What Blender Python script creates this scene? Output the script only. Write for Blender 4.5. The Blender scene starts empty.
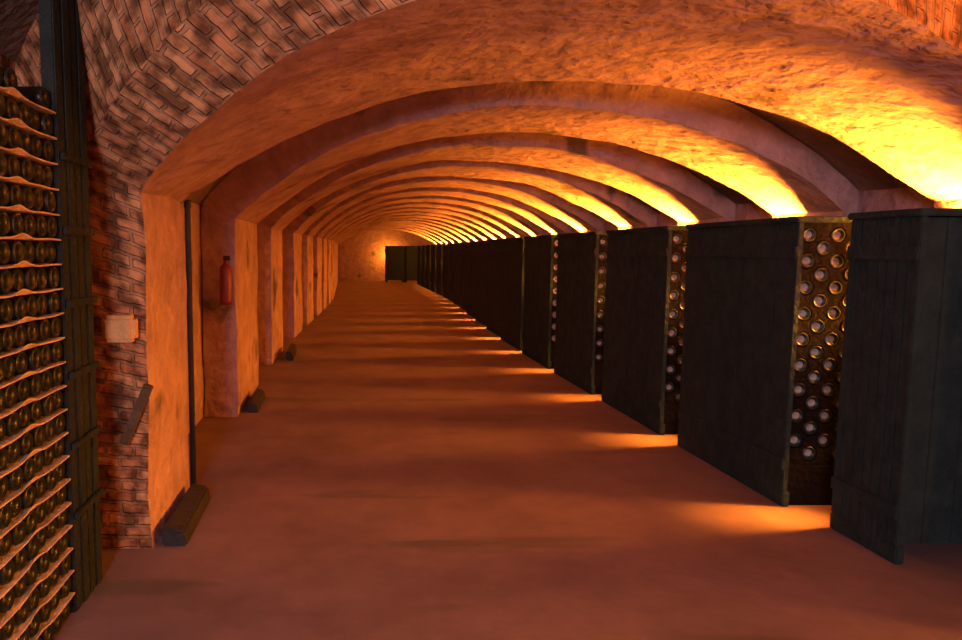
import bpy, bmesh, math, random
from mathutils import Vector, noise
random.seed(7)
S = bpy.context.scene
COL = S.collection

# ------------------------------------------------------------------ materials
def mat(name, c1, c2, scale=3.0, rough=0.9, bump=0.3, bscale=12.0, spec=0.2, dirt=None):
    m = bpy.data.materials.new(name); m.use_nodes = True
    nt = m.node_tree; N = nt.nodes; L = nt.links
    b = N['Principled BSDF']; b.inputs['Roughness'].default_value = rough
    b.inputs['Specular IOR Level'].default_value = spec
    tc = N.new('ShaderNodeTexCoord')
    n1 = N.new('ShaderNodeTexNoise'); n1.inputs['Scale'].default_value = scale
    n1.inputs['Detail'].default_value = 8; n1.inputs['Roughness'].default_value = .65
    r = N.new('ShaderNodeValToRGB')
    r.color_ramp.elements[0].position = .32; r.color_ramp.elements[0].color = (*c1, 1)
    r.color_ramp.elements[1].position = .68; r.color_ramp.elements[1].color = (*c2, 1)
    L.new(tc.outputs['Object'], n1.inputs['Vector']); L.new(n1.outputs['Fac'], r.inputs['Fac'])
    out = r.outputs['Color']
    if dirt:
        n3 = N.new('ShaderNodeTexNoise'); n3.inputs['Scale'].default_value = dirt[1]
        n3.inputs['Detail'].default_value = 5
        mp = N.new('ShaderNodeMapping'); mp.inputs['Scale'].default_value = dirt[3]
        L.new(tc.outputs['Object'], mp.inputs['Vector']); L.new(mp.outputs['Vector'], n3.inputs['Vector'])
        rr = N.new('ShaderNodeValToRGB')
        rr.color_ramp.elements[0].position = dirt[2]; rr.color_ramp.elements[0].color = (0, 0, 0, 1)
        rr.color_ramp.elements[1].position = dirt[2] + .07; rr.color_ramp.elements[1].color = (1, 1, 1, 1)
        L.new(n3.outputs['Fac'], rr.inputs['Fac'])
        mx = N.new('ShaderNodeMix'); mx.data_type = 'RGBA'
        L.new(rr.outputs['Color'], mx.inputs[0]); L.new(out, mx.inputs[6])
        mx.inputs[7].default_value = (*dirt[0], 1)
        out = mx.outputs[2]
    L.new(out, b.inputs['Base Color'])
    n2 = N.new('ShaderNodeTexNoise'); n2.inputs['Scale'].default_value = bscale
    n2.inputs['Detail'].default_value = 6; L.new(tc.outputs['Object'], n2.inputs['Vector'])
    bp = N.new('ShaderNodeBump'); bp.inputs['Strength'].default_value = bump
    bp.inputs['Distance'].default_value = .05
    L.new(n2.outputs['Fac'], bp.inputs['Height']); L.new(bp.outputs['Normal'], b.inputs['Normal'])
    return m

def brick_mat(name, c1, c2, mortar, rot=(0, 0, 0), scale=1.0):
    m = bpy.data.materials.new(name); m.use_nodes = True
    nt = m.node_tree; N = nt.nodes; L = nt.links
    b = N['Principled BSDF']; b.inputs['Roughness'].default_value = .92
    b.inputs['Specular IOR Level'].default_value = .15
    uv = N.new('ShaderNodeTexCoord')
    nz = N.new('ShaderNodeTexNoise'); nz.inputs['Scale'].default_value = 14; nz.inputs['Detail'].default_value = 4
    L.new(uv.outputs['UV'], nz.inputs['Vector'])
    ad = N.new('ShaderNodeMix'); ad.data_type = 'RGBA'; ad.blend_type = 'LINEAR_LIGHT'
    ad.inputs[0].default_value = .014
    L.new(uv.outputs['UV'], ad.inputs[6]); L.new(nz.outputs['Color'], ad.inputs[7])
    bk = N.new('ShaderNodeTexBrick'); bk.inputs['Scale'].default_value = scale
    bk.inputs['Brick Width'].default_value = .15; bk.inputs['Row Height'].default_value = .058
    bk.inputs['Mortar Size'].default_value = .011; bk.inputs['Mortar Smooth'].default_value = .4
    bk.inputs['Color1'].default_value = (*c1, 1); bk.inputs['Color2'].default_value = (*c2, 1)
    bk.inputs['Mortar'].default_value = (*mortar, 1)
    L.new(ad.outputs[2], bk.inputs['Vector'])
    n2 = N.new('ShaderNodeTexNoise'); n2.inputs['Scale'].default_value = 10; n2.inputs['Detail'].default_value = 8
    L.new(uv.outputs['UV'], n2.inputs['Vector'])
    r = N.new('ShaderNodeValToRGB')
    r.color_ramp.elements[0].position = .40; r.color_ramp.elements[0].color = (.10, .08, .08, 1)
    r.color_ramp.elements[1].position = .6; r.color_ramp.elements[1].color = (1, 1, 1, 1)
    L.new(n2.outputs['Fac'], r.inputs['Fac'])
    mu = N.new('ShaderNodeMix'); mu.data_type = 'RGBA'; mu.blend_type = 'MULTIPLY'; mu.inputs[0].default_value = .8
    L.new(bk.outputs['Color'], mu.inputs[6]); L.new(r.outputs['Color'], mu.inputs[7])
    L.new(mu.outputs[2], b.inputs['Base Color'])
    sb = N.new('ShaderNodeMath'); sb.operation = 'SUBTRACT'
    L.new(n2.outputs['Fac'], sb.inputs[0]); L.new(bk.outputs['Fac'], sb.inputs[1])
    bp = N.new('ShaderNodeBump'); bp.inputs['Strength'].default_value = .9; bp.inputs['Distance'].default_value = .025
    L.new(sb.outputs[0], bp.inputs['Height']); L.new(bp.outputs['Normal'], b.inputs['Normal'])
    return m

M = {}
M['plaster'] = mat('lime_plaster', (.37, .235, .25), (.60, .40, .44), 4.5, .92, 1.0, 9, .12,
                   dirt=((.17, .13, .11), 1.7, .63, (1, 1, 1)))
M['brick'] = brick_mat('old_brick', (.52, .20, .085), (.74, .36, .17), (.46, .24, .13))
M['vault'] = mat('vault_brickwork', (.20, .15, .13), (.30, .22, .19), 5, .95, .6, 16, .1)
M['floor'] = mat('worn_concrete', (.16, .105, .11), (.245, .16, .17), 1.6, .8, .18, 5, .25,
                 dirt=((.13, .10, .095), .9, .6, (.5, 2.5, 1)))
M['rack'] = mat('dark_rack_wood', (.017, .031, .037), (.030, .050, .058), 8, .85, .3, 30, .06)
M['rackbd'] = mat('hole_board_wood', (.005, .005, .006), (.010, .009, .010), 8, .9, .3, 30, .04)
M['post'] = mat('dark_post_wood', (.012, .020, .024), (.026, .036, .038), 6, .8, .5, 25, .2)
M['prop'] = mat('brown_wood', (.08, .05, .03), (.14, .09, .055), 9, .8, .4, 30, .1)
M['lath'] = mat('pale_lath_wood', (.55, .38, .22), (.85, .66, .45), 12, .6, .3, 40, .3)
M['iron'] = mat('black_iron', (.018, .019, .022), (.04, .038, .038), 9, .6, .3, 30, .3)
M['stone'] = mat('ledge_stone', (.55, .30, .13), (.70, .42, .2), 6, .9, .4, 20, .15)
M['red'] = mat('red_paint', (.20, .02, .035), (.27, .03, .045), 4, .4, .05, 20, .5)
def glassy(name, c, rough):
    m = mat(name, c, tuple(v * 1.8 for v in c), 5, rough, .08, 14, .5); return m
M['bottle'] = glassy('dark_green_glass', (.008, .014, .016), .35)
M['dust'] = mat('dusty_bottle_base', (.28, .24, .23), (.60, .52, .50), 40, .5, .25, 60, .5)

# ------------------------------------------------------------------ helpers
def link(name, bm, mats, parent=None, smooth=False):
    me = bpy.data.meshes.new(name); bm.normal_update(); bm.to_mesh(me); bm.free()
    for x in (mats if isinstance(mats, (list, tuple)) else [mats]): me.materials.append(x)
    if smooth:
        for p in me.polygons: p.use_smooth = True
    o = bpy.data.objects.new(name, me); COL.objects.link(o)
    if parent: o.parent = parent
    return o
def struct(o): o['kind'] = 'structure'; return o
def tag(o, label, cat, group=None, kind=None):
    o['label'] = label; o['category'] = cat
    if group: o['group'] = group
    if kind: o['kind'] = kind
    return o
def empty(name, loc):
    o = bpy.data.objects.new(name, None); o.location = loc; o.empty_display_size = .1
    COL.objects.link(o); return o
def box(bm, x0, x1, y0, y1, z0, z1, bev=0.0, mi=0):
    vs = [bm.verts.new(p) for p in ((x0,y0,z0),(x1,y0,z0),(x1,y1,z0),(x0,y1,z0),(x0,y0,z1),(x1,y0,z1),(x1,y1,z1),(x0,y1,z1))]
    fs = []
    for f in ((0,3,2,1),(4,5,6,7),(0,1,5,4),(1,2,6,5),(2,3,7,6),(3,0,4,7)):
        fc = bm.faces.new([vs[i] for i in f]); fc.material_index = mi; fs.append(fc)
    if bev:
        es = list({e for f in fs for e in f.edges})
        bmesh.ops.bevel(bm, geom=es, offset=bev, segments=2, affect='EDGES')
def lathe(bm, prof, seg=16, axis='Y', mi=None, c=(0, 0, 0)):
    rings = []
    for k, (r, d) in enumerate(prof):
        ring = []
        for i in range(seg):
            a = 2 * math.pi * i / seg
            if axis == 'Y': p = (r*math.cos(a), d, r*math.sin(a))
            elif axis == 'X': p = (d, r*math.cos(a), r*math.sin(a))
            else: p = (r*math.cos(a), r*math.sin(a), d)
            ring.append(bm.verts.new((p[0]+c[0], p[1]+c[1], p[2]+c[2])))
        rings.append(ring)
    for k in range(len(rings)-1):
        for i in range(seg):
            f = bm.faces.new((rings[k][i], rings[k][(i+1) % seg], rings[k+1][(i+1) % seg], rings[k+1][i]))
            f.smooth = True
            if mi: f.material_index = mi[k]
    for rr, q in ((rings[0], 0), (rings[-1], -1)):
        f = bm.faces.new(rr)
        if mi: f.material_index = mi[q]
    bmesh.ops.recalc_face_normals(bm, faces=bm.faces[:])

# ------------------------------------------------------------------ tunnel geometry
YEND = 35.0
def bend(y):
    t = min(1, max(0, (y - 8.0) / 15.0)); return .62 * t * t * (3 - 2 * t) if t < 1 else .62
XL, XR, ZS, ZA = -.97, 3.40, 1.78, 2.43           # inner (rib) profile
XC, HW = (XL + XR) / 2, (XR - XL) / 2
def arch(xl, xr, zs, za, n=44, e=2.3):
    c, h = (xl + xr) / 2, (xr - xl) / 2; out = []
    for i in range(n + 1):
        t = -math.cos(math.pi * i / n)
        out.append((c + h * t, zs + (za - zs) * (1 - abs(t) ** e), t))
    return out
def profile(xl, xr, zs, za, nz=7, n=44):
    a = arch(xl, xr, zs, za, n)
    return ([(xl, zs * i / nz, -1.0) for i in range(nz)] + a + [(xr, zs * (nz - 1 - i) / nz, 1.0) for i in range(nz)])
INNER = profile(XL, XR, ZS, ZA)
OUTER = profile(-1.27, 3.50, 1.90, 2.72)
CHAM = profile(-1.55, 4.10, 2.38, 3.32)

def edgeY(L, A, R, t):
    return A + (L - A) * abs(t) ** (3.0 if A < 3 else 1.7) if t < 0 else A + (R - A) * t
def jit(x, y, z, amp=.018):
    v = noise.noise_vector(Vector((x * 1.7, y * 1.7, z * 1.7))) + .5 * noise.noise_vector(Vector((x * 5, y * 5, z * 5)))
    return Vector((x, y, z)) + v * amp

def sheet(bm, rows, mi=0, uv=None, uscale=None):
    """rows: list of equal-length point lists"""
    V = [[bm.verts.new(p) for p in r] for r in rows]
    lay = bm.loops.layers.uv.verify()
    vv = [0.0]
    for j in range(1, len(rows)):
        vv.append(vv[-1] + (Vector(rows[j][len(rows[j])//2]) - Vector(rows[j-1][len(rows[j])//2])).length)
    uu = [0.0]
    for i in range(1, len(rows[0])):
        uu.append(uu[-1] + (Vector(rows[0][i]) - Vector(rows[0][i-1])).length)
    for j in range(len(V)-1):
        for i in range(len(V[0])-1):
            f = bm.faces.new((V[j][i], V[j][i+1], V[j+1][i+1], V[j+1][i])); f.material_index = mi; f.smooth = True
            for lp, (a, b) in zip(f.loops, ((i, j), (i+1, j), (i+1, j+1), (i, j+1))):
                lp[lay].uv = (vv[b], uu[a])      # brick length follows depth, courses climb the arch
    return V

def make_rib(name, L0, A0, R0, L1, A1, R1, first=False):
    bm = bmesh.new()
    out = OUTER
    def pt(prof, i, k, amp):
        x, z, t = prof[i]
        y0 = edgeY(L0, A0, R0, t); y1 = edgeY(L1, A1, R1, t)
        y = y0 + (y1 - y0) * k
        return jit(x + bend(y), y, z, amp if z > .05 else 0)
    n = len(INNER)
    ks = [i / 6 for i in range(7)]
    sheet(bm, [[pt(INNER, i, k, .022) for i in range(n)] for k in ks])
    face_mi = 1 if first else 0
    for k in (0, 1):
        rows = []
        for m_ in (0, .25, .5, .75, 1):
            r = []
            for i in range(n):
                a = pt(INNER, i, k, .022); b = pt(out, i, k, .022)
                r.append(a.lerp(b, m_))
            rows.append(r)
        sheet(bm, rows, face_mi if k == 0 else 0)
    sheet(bm, [[pt(out, i, k, .022) for i in range(n)] for k in (0, 1)])
    bmesh.ops.remove_doubles(bm, verts=bm.verts[:], dist=.0005)
    bmesh.ops.recalc_face_normals(bm, faces=bm.faces[:])
    o = link(name, bm, [M['plaster'], M['brick']])
    for p in o.data.polygons: p.use_smooth = True
    try: o.data.set_sharp_from_angle(angle=math.radians(50))
    except Exception: pass
    return struct(o)

ribs = [  # L0, A0, R0, L1, A1, R1
    (3.40, 2.30, 3.25, 4.25, 3.97, 4.08),
    (6.20, 4.66, 4.82, 7.75, 5.66, 5.62),
    (9.10, 6.35, 6.36, 10.4, 7.45, 7.20),
    (11.9, 7.95, 7.92, 13.1, 9.00, 8.80)]
k = 0
while ribs[-1][5] < 32:
    l = ribs[-1]; dl = max(1.6, 2.3 - .12 * k); k += 1
    ribs.append((l[0]+dl*(.9 if k<3 else .8), l[1]+1.6, l[2]+1.6, l[3]+dl*(.9 if k<3 else .8), l[4]+1.6, l[5]+1.6))
ribs = [r for r in ribs if max(r[3], r[5]) < YEND]
for i, r in enumerate(ribs): make_rib('trim_%d' % (i + 1), *r, first=(i == 0))

# vault between the ribs, side walls
def sweep(name, prof, ys, m, a, b, amp=.02, end=None):
    bm = bmesh.new(); rows = []
    for y in ys:
        rows.append([jit(prof[i][0] + bend(y), y, prof[i][1], amp if prof[i][1] > .05 else 0) for i in range(a, b)])
    sheet(bm, rows); return struct(link(name, bm, m))
NZ = 7; NA = 45
def frange(a, b, s):
    n = int(math.ceil((b - a) / s)); return [a + (b - a) * i / n for i in range(n + 1)]
BIG = profile(-1.28, 3.51, 1.90, 2.735)
ysb = frange(3.30, YEND, .3)
def skewed(name, a, b, m):
    bm = bmesh.new(); rows = []
    for y in ysb:
        row = []
        for i in range(a, b):
            x, z, t = BIG[i]
            # start of the sheet follows the skew of the first rib
            yy = max(y, edgeY(3.45, 2.36, 3.30, t)) if y > 3.31 else edgeY(3.45, 2.36, 3.30, t)
            row.append(jit(x + bend(yy), yy, z, .02 if z > .05 else 0))
        rows.append(row)
    sheet(bm, rows); return struct(link(name, bm, m))
skewed('ceiling', NZ, NZ + NA, M['vault'])
skewed('wall_left', 0, NZ + 1, M['plaster'])
skewed('wall_right', NZ + NA - 1, len(BIG), M['plaster'])
# near chamber (where the camera stands)
yc = frange(-5, 3.46, .5)
def chamber(name, a, b, m):
    bm = bmesh.new(); rows = []
    for k_ in range(19):
        row = []
        for i in range(a, b):
            x, z, t = CHAM[i]; ye = edgeY(3.43, 2.33, 3.28, t)
            row.append(jit(x, -5 + (ye + 5) * k_ / 18, z, .02 if z > .05 else 0))
        rows.append(row)
    sheet(bm, rows); return struct(link(name, bm, m))
chamber('ceiling.001', NZ, NZ + NA, M['vault'])
chamber('wall_left.001', 0, NZ + 1, M['brick'])
chamber('wall_right.001', NZ + NA - 1, len(CHAM), M['brick'])
bm = bmesh.new(); rows = []
for m_ in [i / 8 for i in range(9)]:
    r = []
    for i in range(len(OUTER)):
        t = OUTER[i][2]; y = edgeY(3.41, 2.31, 3.26, t)
        a = Vector((OUTER[i][0], y, OUTER[i][1])); b = Vector((CHAM[i][0], y, CHAM[i][1]))
        p = a.lerp(b, m_); r.append(jit(p.x, p.y, p.z, .022 if m_ in (0,) else .02))
    rows.append(r)
sheet(bm, rows); struct(link('wall_front', bm, M['brick']))
# back wall far behind the camera
bm = bmesh.new(); box(bm, -1.8, 4.4, -5.3, -5.0, 0, 3.5); struct(link('wall_back', bm, M['brick']))
# end wall
bm = bmesh.new()
rows = [[jit(-1.6 + 6 * i / 24 , YEND - .3, 3.2 * j / 14, .03) for i in range(25)] for j in range(15)]
sheet(bm, rows); struct(link('wall_end', bm, M['plaster']))
# floor
bm = bmesh.new()
box(bm, -2.2, 5.2, -5.3, YEND + .5, -.2, 0); struct(link('floor', bm, M['floor']))

# ------------------------------------------------------------------ riddling racks
ORD = ['first', 'second', 'third', 'fourth', 'fifth', 'sixth', 'seventh', 'eighth', 'ninth', 'tenth', 'eleventh', 'twelfth',
       'thirteenth', 'fourteenth', 'fifteenth', 'sixteenth', 'seventeenth', 'eighteenth', 'nineteenth', 'twentieth', 'twenty-first', 'twenty-second', 'twenty-third']
G0, GP, GW = 3.825, 1.60, .155
RW, RL, RH = .86, GP - 2 * GW, 1.69
CX, CZ = .168, .150                       # lattice of holes
NC, NR = 5, 9
def holes():
    out = []
    for c in range(NC):
        for r in range(NR): out.append((.085 + c * CX, 1.585 - r * CZ, c * 2, r))
    for c in range(NC - 1):
        for r in range(NR): out.append((.085 + (c + .5) * CX, 1.585 - (r + .5) * CZ, c * 2 + 1, r))
    return out
HOLES = holes()
def hole_board(bm, y, sgn):
    def key(x, z): return (round((x - .085) / (CX / 2)), round((1.585 - z) / (CZ / 2)))
    H = {key(h[0], h[1]) for h in HOLES}
    seg = 12
    for i in range(-1, 2 * NC):
        for j in range(-1, 2 * NR + 1):
            if (i + j) % 2: continue
            cx, cz = .085 + i * CX / 2, 1.585 - j * CZ / 2
            pts = []
            for s in range(seg):
                a = 2 * math.pi * s / seg; ca, sa = math.cos(a), math.sin(a)
                q = 1 / (abs(ca) / (CX / 2) + abs(sa) / (CZ / 2))
                pts.append((cx + q * ca, cz + q * sa, cx + .046 * ca, cz + .046 * sa))
            cl = lambda v, lo, hi: min(hi, max(lo, v))
            if (i, j) in H:
                vo = [bm.verts.new((cl(p[0], .01, RW - .01), y, cl(p[1], .1, 1.66))) for p in pts]
                vi = [bm.verts.new((p[2], y, p[3])) for p in pts]
                vb = [bm.verts.new((p[2], y + sgn * .025, p[3])) for p in pts]
                for s in range(seg):
                    t = (s + 1) % seg
                    bm.faces.new((vo[s], vo[t], vi[t], vi[s])); bm.faces.new((vi[s], vi[t], vb[t], vb[s]))
            else:
                P = [(cl(p[0], .01, RW - .01), y, cl(p[1], .1, 1.66)) for p in pts[::3]]
                try: bm.faces.new([bm.verts.new(p) for p in P])
                except Exception: pass
def build_rack(x, RL=RL, closed=False):
    root = empty('riddling_rack', (x, 0, 0))
    for xx in (0, RW - .03):                                   # plank sides
        b = bmesh.new(); npl = 7; w = (RL - .02) / npl
        for q in range(npl):
            dz = random.uniform(-.008, .008)
            box(b, xx + random.uniform(0, .006), xx + .024, .01 + q * w + .003, .01 + (q + 1) * w - .003, .07, RH - .03 + dz, .003)
        link('side_panel', b, M['rack'], root)
    for xx in (-.012, RW - .03 + .024):
        for z in (.22, 1.45):
            b = bmesh.new(); box(b, xx, xx + .018, .0, RL, z, z + .07, .004); link('batten', b, M['rack'], root)
    for y, sg in ((.035, 1), (RL - .035, -1)):
        b = bmesh.new()
        if closed:
            for q in range(6): box(b, .01 + q * .14, .148 + q * .14, min(y, y + sg * .02), max(y, y + sg * .02), .09, 1.65, .003)
        else:
            hole_board(b, y, sg); box(b, .04, RW - .04, min(y - sg * .01, y + sg * .02), max(y - sg * .01, y + sg * .02), 0, .235)
        bmesh.ops.recalc_face_normals(b, faces=b.faces[:])
        link('plank_front' if closed else 'hole_board', b, M['rack'] if closed else M['rackbd'], root)
    b = bmesh.new(); box(b, -.015, RW + .005, -.01, RL + .01, RH - .035, RH, .006)
    link('top_board', b, M['rack'], root)
    for xx in (.0, RW - .05):
        b = bmesh.new(); box(b, xx, xx + .045, -.005, RL + .005, .0, .09, .006); link('foot_rail', b, M['rack'], root)
    for xx in (.0, RW - .032):
        for y in (.0, RL - .03):
            b = bmesh.new(); box(b, xx, xx + .032, y, y + .03, .09, RH - .036, .004); link('corner_post', b, M['rack'], root)
    return root
def copy_tree(o, parent=None):
    c = o.copy(); COL.objects.link(c)
    if parent: c.parent = parent
    for ch in list(o.children): copy_tree(ch, c)
    return c
NRACK = 18
racks = []
proto = build_rack(2.56)
for n in range(-2, NRACK):
    y = G0 + GP * (n - 1) + GW
    x = 2.56 + bend(y + .5)
    if n == 0: x = 2.63; y = 3.22; r = build_rack(x, .45, True)
    elif n == -1: x = 3.0; y = G0 - GP + GW; r = build_rack(x, 3.20 - y, True)  # unseen rack, set back out of view to keep the shadow at the left
    else: r = proto if n == -2 else copy_tree(proto)
    if n == -2: x = 2.75
    r.location = (x, y, 0)
    if n not in (0, -1): racks.append((n, r, x, y))
    else: tag(r, 'nearest dark plank-sided rack, cut by the right edge of the photo' if n == 0 else 'unseen dark plank rack added outside the right edge to block lamp light', 'rack', 'dark bottle racks along the right side')
# the rack across the far end
# labels
for n, r, x, y in racks:
    if n < 0: lab = 'dark wooden riddling rack beside the camera on the right'
    else: lab = '%s dark bottle rack beyond the nearest one at the right edge' % ORD[n]
    tag(r, lab, 'rack', 'dark bottle racks along the right side')
lastp = build_rack(0, RL, True); last = lastp; last.location = (1.93, 32.55, 0)
tag(last, 'farthest dark rack, standing out into the aisle before the bright end wall', 'rack', 'dark bottle racks along the right side')
last2 = copy_tree(lastp); last2.location = (2.84, 32.55, 0)
tag(last2, 'dark rack at the far end, right beside the one standing out', 'rack', 'dark bottle racks along the right side')

# bottles
PROF = [(.012, -.0), (.030, -.020), (.0405, -.030), (.0425, -.022), (.0425, .14), (.038, .165), (.020, .225), (.0145, .245), (.0145, .29)]
PROF = [(.006, .004), (.018, -.002), (.022, -.010), (.037, -.026), (.0415, -.018), (.0425, -.006), (.0425, .13), (.037, .16), (.019, .215), (.0145, .24), (.0145, .28)]
MI = [1, 1, 2, 0, 0, 0, 0, 0, 0, 0]
bm = bmesh.new(); lathe(bm, PROF, 18, 'Y', MI)
bme = bpy.data.meshes.new('champagne_bottle'); bm.to_mesh(bme); bm.free()
bme.materials.append(M['bottle']); bme.materials.append(M['dust']); bme.materials.append(M['bottle'])
bme2 = bme.copy(); bme2.materials.clear(); [bme2.materials.append(M['bottle']) for _ in range(3)]
def bottle(loc, rot, me=None):
    o = bpy.data.objects.new('champagne_bottle', me or bme); COL.objects.link(o)
    o.location = loc; o.rotation_euler = rot; return o
stuff = bmesh.new()
from mathutils import Matrix
def stuff_bottle(loc, flip, seg=8):
    rings = []
    s = -1 if flip else 1
    for r, d in ((.018, .0), (.036, -.024), (.0425, -.01), (.0425, .13), (.0145, .24)):
        rings.append([stuff.verts.new((loc[0] + r*math.cos(a*2*math.pi/seg), loc[1] + s*d, loc[2] + r*math.sin(a*2*math.pi/seg))) for a in range(seg)])
    for k_ in range(4):
        for i in range(seg):
            f = stuff.faces.new((rings[k_][i], rings[k_][(i+1) % seg], rings[k_+1][(i+1) % seg], rings[k_+1][i]))
            f.material_index = 1 if k_ == 0 else 0; f.smooth = True
    f = stuff.faces.new(rings[0]); f.material_index = 1
COLW = ['first', 'second', 'third', 'fourth', 'fifth', 'sixth', 'seventh', 'eighth', 'ninth']
for n, r, x, y in racks:
    for hx, hz, c, row in HOLES:
        if n in (1, 2, 3) and c < (5 if n == 1 else 4 if n == 2 else 3):
            o = bottle((x + hx + random.uniform(-.003, .003), y + .058, hz + random.uniform(-.003, .003)), (random.uniform(-.03, .03), random.uniform(0, 6.28), random.uniform(-.04, .04)))
            o.rotation_euler[1] = 0
            tag(o, 'bottle in %s row, %s column of %s rack beyond the nearest one' % (ORD[row], COLW[c], ORD[n]),
                'bottle', 'bottles in the end board of the %s rack' % ORD[n])
        elif n >= 0 and not (n in (1,2,3)) or n in (1,2,3):
            stuff_bottle((x + hx, y + .058, hz), False)
        if n >= 0 and c < 3: stuff_bottle((x + hx, y + RL - .03, hz), True)
o = link('champagne_bottles', stuff, [M['bottle'], M['dust']])
tag(o, 'rest of the dark bottles filling the rack end boards into the distance', 'bottles', kind='stuff')

# ------------------------------------------------------------------ stack of bottles on laths, left
FX = -1.12
Y0, Y1 = 1.92, 2.76
NBY = 9; pitch = (Y1 - Y0) / NBY
DZ = .0965; NL = 22
for L_ in range(NL):
    z = .045 + L_ * DZ
    bm = bmesh.new(); ns = 60
    prev = None
    for i in range(ns + 1):
        yy = Y0 - .05 + (Y1 - Y0 + .05) * i / ns
        hump = .016 * math.exp(-((yy - (2.43 + .012 * math.sin(L_ * 1.7))) / .055) ** 2) + .0015 * math.sin(yy * 23 + L_)
        zz = z - .052
        cur = [bm.verts.new(p) for p in ((FX - .30, yy, zz), (FX - .002, yy, zz), (FX + .008, yy, zz + hump), (FX + .008, yy, zz + .006 + hump), (FX - .002, yy, zz + .006 + hump*.4), (FX - .30, yy, zz + .008))]
        if prev:
            for q in range(6): bm.faces.new((prev[q], prev[(q+1) % 6], cur[(q+1) % 6], cur[q]))
        else: bm.faces.new(cur)
        prev = cur
    bm.faces.new(prev[::-1]); bmesh.ops.recalc_face_normals(bm, faces=bm.faces[:])
    o = link('wooden_lath', bm, M['lath'])
    lw = ORD[L_] if L_ < 23 else 'upper'
    tag(o, 'thin pale wooden lath under the %s layer of stacked bottles from the floor' % lw, 'lath', 'laths between the stacked bottles')
    for c in range(NBY):
        yy = Y1 - pitch * (c + .5)
        if L_ == NL - 1 and c in (1, 2): continue
        o = bottle((FX - .032 + random.uniform(-.006, .006), yy + random.uniform(-.003, .003), z - .0005), (0, 0, math.pi/2), bme2)
        tag(o, '%s bottle from the partition in %s layer of left stack' % (COLW[c], lw),
            'bottle', 'bottles stacked on laths at the left')
# dark post at its far end, widened to stand for the stack in shade
root = empty('shade_partition', (FX, 3.0, 0))
tag(root, 'tall dark timber partition standing in for the shaded far end of the left bottle stack', 'partition')
for q, (ya, yb) in enumerate(((2.77, 2.845), (2.85, 2.925), (2.93, 3.0), (3.005, 3.08))):
    b = bmesh.new(); box(b, -.05 , .006 + .004 * (q % 2), ya - 3, yb - 3, 0, 2.75, .006); link('board', b, M['post'], root)
for z in [.4 + .29 * i for i in range(6)]:
    b = bmesh.new(); box(b, .012, .028, -.23, .08, z, z + .03, .004); link('batten', b, M['post'], root)  # battens stand in for laths faintly seen in the stack's shade

# ------------------------------------------------------------------ small things at the left piers
def kerb(x0, x1, y0, y1, h, label):
    b = bmesh.new()
    vs = [b.verts.new(p) for p in ((x0,y0,0),(x1,y0,0),(x1-.01,y1,0),(x0,y1,0),(x0,y0,h),(x1-.02,y0,h*.8),(x1-.03,y1,h*.8),(x0,y1,h))]
    for f in ((0,3,2,1),(4,5,6,7),(0,1,5,4),(1,2,6,5),(2,3,7,6),(3,0,4,7)): b.faces.new([vs[i] for i in f])
    bmesh.ops.bevel(b, geom=b.edges[:], offset=.012, segments=2, affect='EDGES')
    o = link('kerb_block', b, M['iron'])
    tag(o, label, 'block', 'dark blocks at the pier feet')
kerb(-.93, -.80, 3.42, 4.12, .10, 'long black block lying at the foot of the nearest left pier')
kerb(-.90, -.80, 6.35, 7.05, .10, 'black block at the foot of the second left pier')
kerb(-.80, -.70, 9.4, 10.3, .13, 'small black block at the foot of the third left pier')

b = bmesh.new(); box(b, -1.16, -1.00, 3.30, 3.385, 1.06, 1.19, .02)
tag(link('stone_ledge', b, M['stone']), 'small bright ochre stone ledge on the brick face of nearest pier', 'ledge')
b = bmesh.new(); box(b, -.022, .022, -.02, .02, -.16, .16, .004)
o = link('wooden_prop', b, M['prop']); o.location = (-1.02, 3.36, .70); o.rotation_euler = (0, math.radians(24), 0)
tag(o, 'short dark wooden prop leaning against the nearest left pier', 'prop')
b = bmesh.new(); lathe(b, [(.018, 0), (.018, 1.75), (.022, 1.76), (.022, 1.80)], 10, 'Z', c=(-.955, 4.29, 0))  # thin upright drawn as the dark line along the pier's far edge
tag(link('dark_upright', b, M['iron']), 'thin dark upright rod against the far edge of the nearest left pier', 'pipe')
root = empty('wall_niche', (-1.08, 3.36, 2.1))
tag(root, 'small niche with a peg high on the brick pier, drawn as dark box', 'box')
b = bmesh.new(); box(b, -.055, .05, -.03, .03, -.075, .075, .006); link('niche_shade', b, M['iron'], root)  # dark block stands in for the shade inside the niche
b = bmesh.new(); box(b, -.035, -.012, -.036, -.03, -.06, .06, .002); link('niche_peg', b, M['stone'], root)
root = empty('red_cylinder', (-1.04, 6.12, 1.02))
tag(root, 'small red cylinder hanging on the shaded face of the second left pier', 'cylinder')
b = bmesh.new(); lathe(b, [(.02, -.0), (.052, .01), (.055, .04), (.055, .30), (.045, .34), (.02, .365), (.018, .39)], 20, 'Z'); link('body', b, M['red'], root)
b = bmesh.new(); box(b, -.02, .035, -.012, .012, .39, .43, .004); link('handle', b, M['iron'], root)

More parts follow.
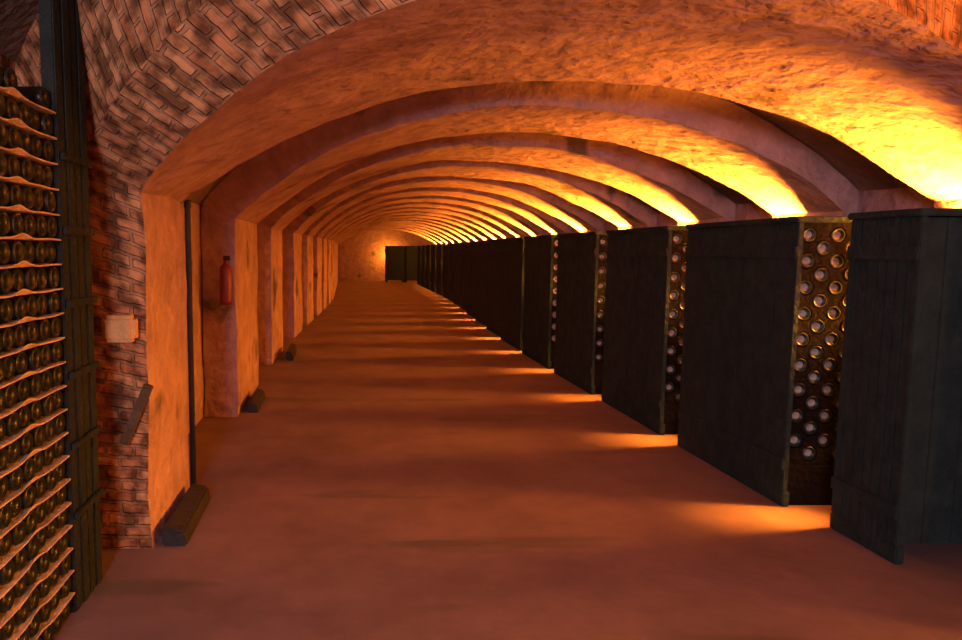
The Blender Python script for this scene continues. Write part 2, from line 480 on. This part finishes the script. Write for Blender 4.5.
# ------------------------------------------------------------------ lights
LC = (1.0, .285, .020)
def lamp(x, y, z, e, rad=.05, c=LC):
    d = bpy.data.lights.new('rack_lamp', 'POINT'); d.energy = e; d.color = c; d.shadow_soft_size = rad
    o = bpy.data.objects.new('rack_lamp', d); o.location = (x, y, z); COL.objects.link(o); return o
def uplight(x, y, z, e):
    d = bpy.data.lights.new('up_light', 'SPOT'); d.energy = e; d.color = LC; d.shadow_soft_size = .04
    d.spot_size = math.radians(146); d.spot_blend = 1
    o = bpy.data.objects.new('up_light', d); o.location = (x, y, z)
    o.rotation_euler = Vector((-.28, 0, 1)).to_track_quat('-Z', 'Y').to_euler(); COL.objects.link(o)
def slit(x, y, z, e, tilt, sp):
    d = bpy.data.lights.new('low_light', 'AREA'); d.energy = e; d.color = LC; d.shape = 'RECTANGLE'
    d.size = .16; d.size_y = .16; d.spread = math.radians(sp)
    o = bpy.data.objects.new('low_light', d); o.location = (x, y, z)
    o.rotation_euler = Vector((-1, 0, tilt)).to_track_quat('-Z', 'Y').to_euler(); COL.objects.link(o)
for n in range(-2, NRACK + 0):
    y = G0 + GP * n
    uplight(3.32 + bend(y), y, 1.50, 700 if n >= 0 else 280)
    lamp(3.38 + bend(y), y, 1.30, 50, .03)
    slit(3.38 + bend(y), y, .80, 4.5, -.85, 26)
    slit(3.38 + bend(y), y, 1.20, 9.5, -.18, 50)
lamp(2.1, 34.15, 1.3, 75)
w = bpy.data.worlds.new('world'); S.world = w; w.use_nodes = True
w.node_tree.nodes['Background'].inputs['Color'].default_value = (.02, .015, .015, 1)
# unseen fill lamp added behind the camera to lift the shadows
d = bpy.data.lights.new('fill_lamp', 'AREA'); d.energy = 190; d.color = (1, .72, .74); d.size = 1.2
o = bpy.data.objects.new('fill_lamp', d); o.location = (-.9, -3.0, 2.2); o.rotation_euler = (math.radians(80), 0, 0); COL.objects.link(o)

# ------------------------------------------------------------------ camera
c = bpy.data.cameras.new('camera'); c.sensor_width = 36; c.lens = 36 * 700 / 962; c.shift_x = 136 / 962
c.clip_start = .05; c.clip_end = 200
o = bpy.data.objects.new('camera', c); o.location = (0, 0, 1.5)
o.rotation_euler = (math.radians(90) - math.atan(.1), 0, 0); COL.objects.link(o); S.camera = o
S.view_settings.view_transform = 'Standard'; S.view_settings.look = 'None'
S.view_settings.exposure = .12; S.view_settings.gamma = 1; S.view_settings.use_curve_mapping = False
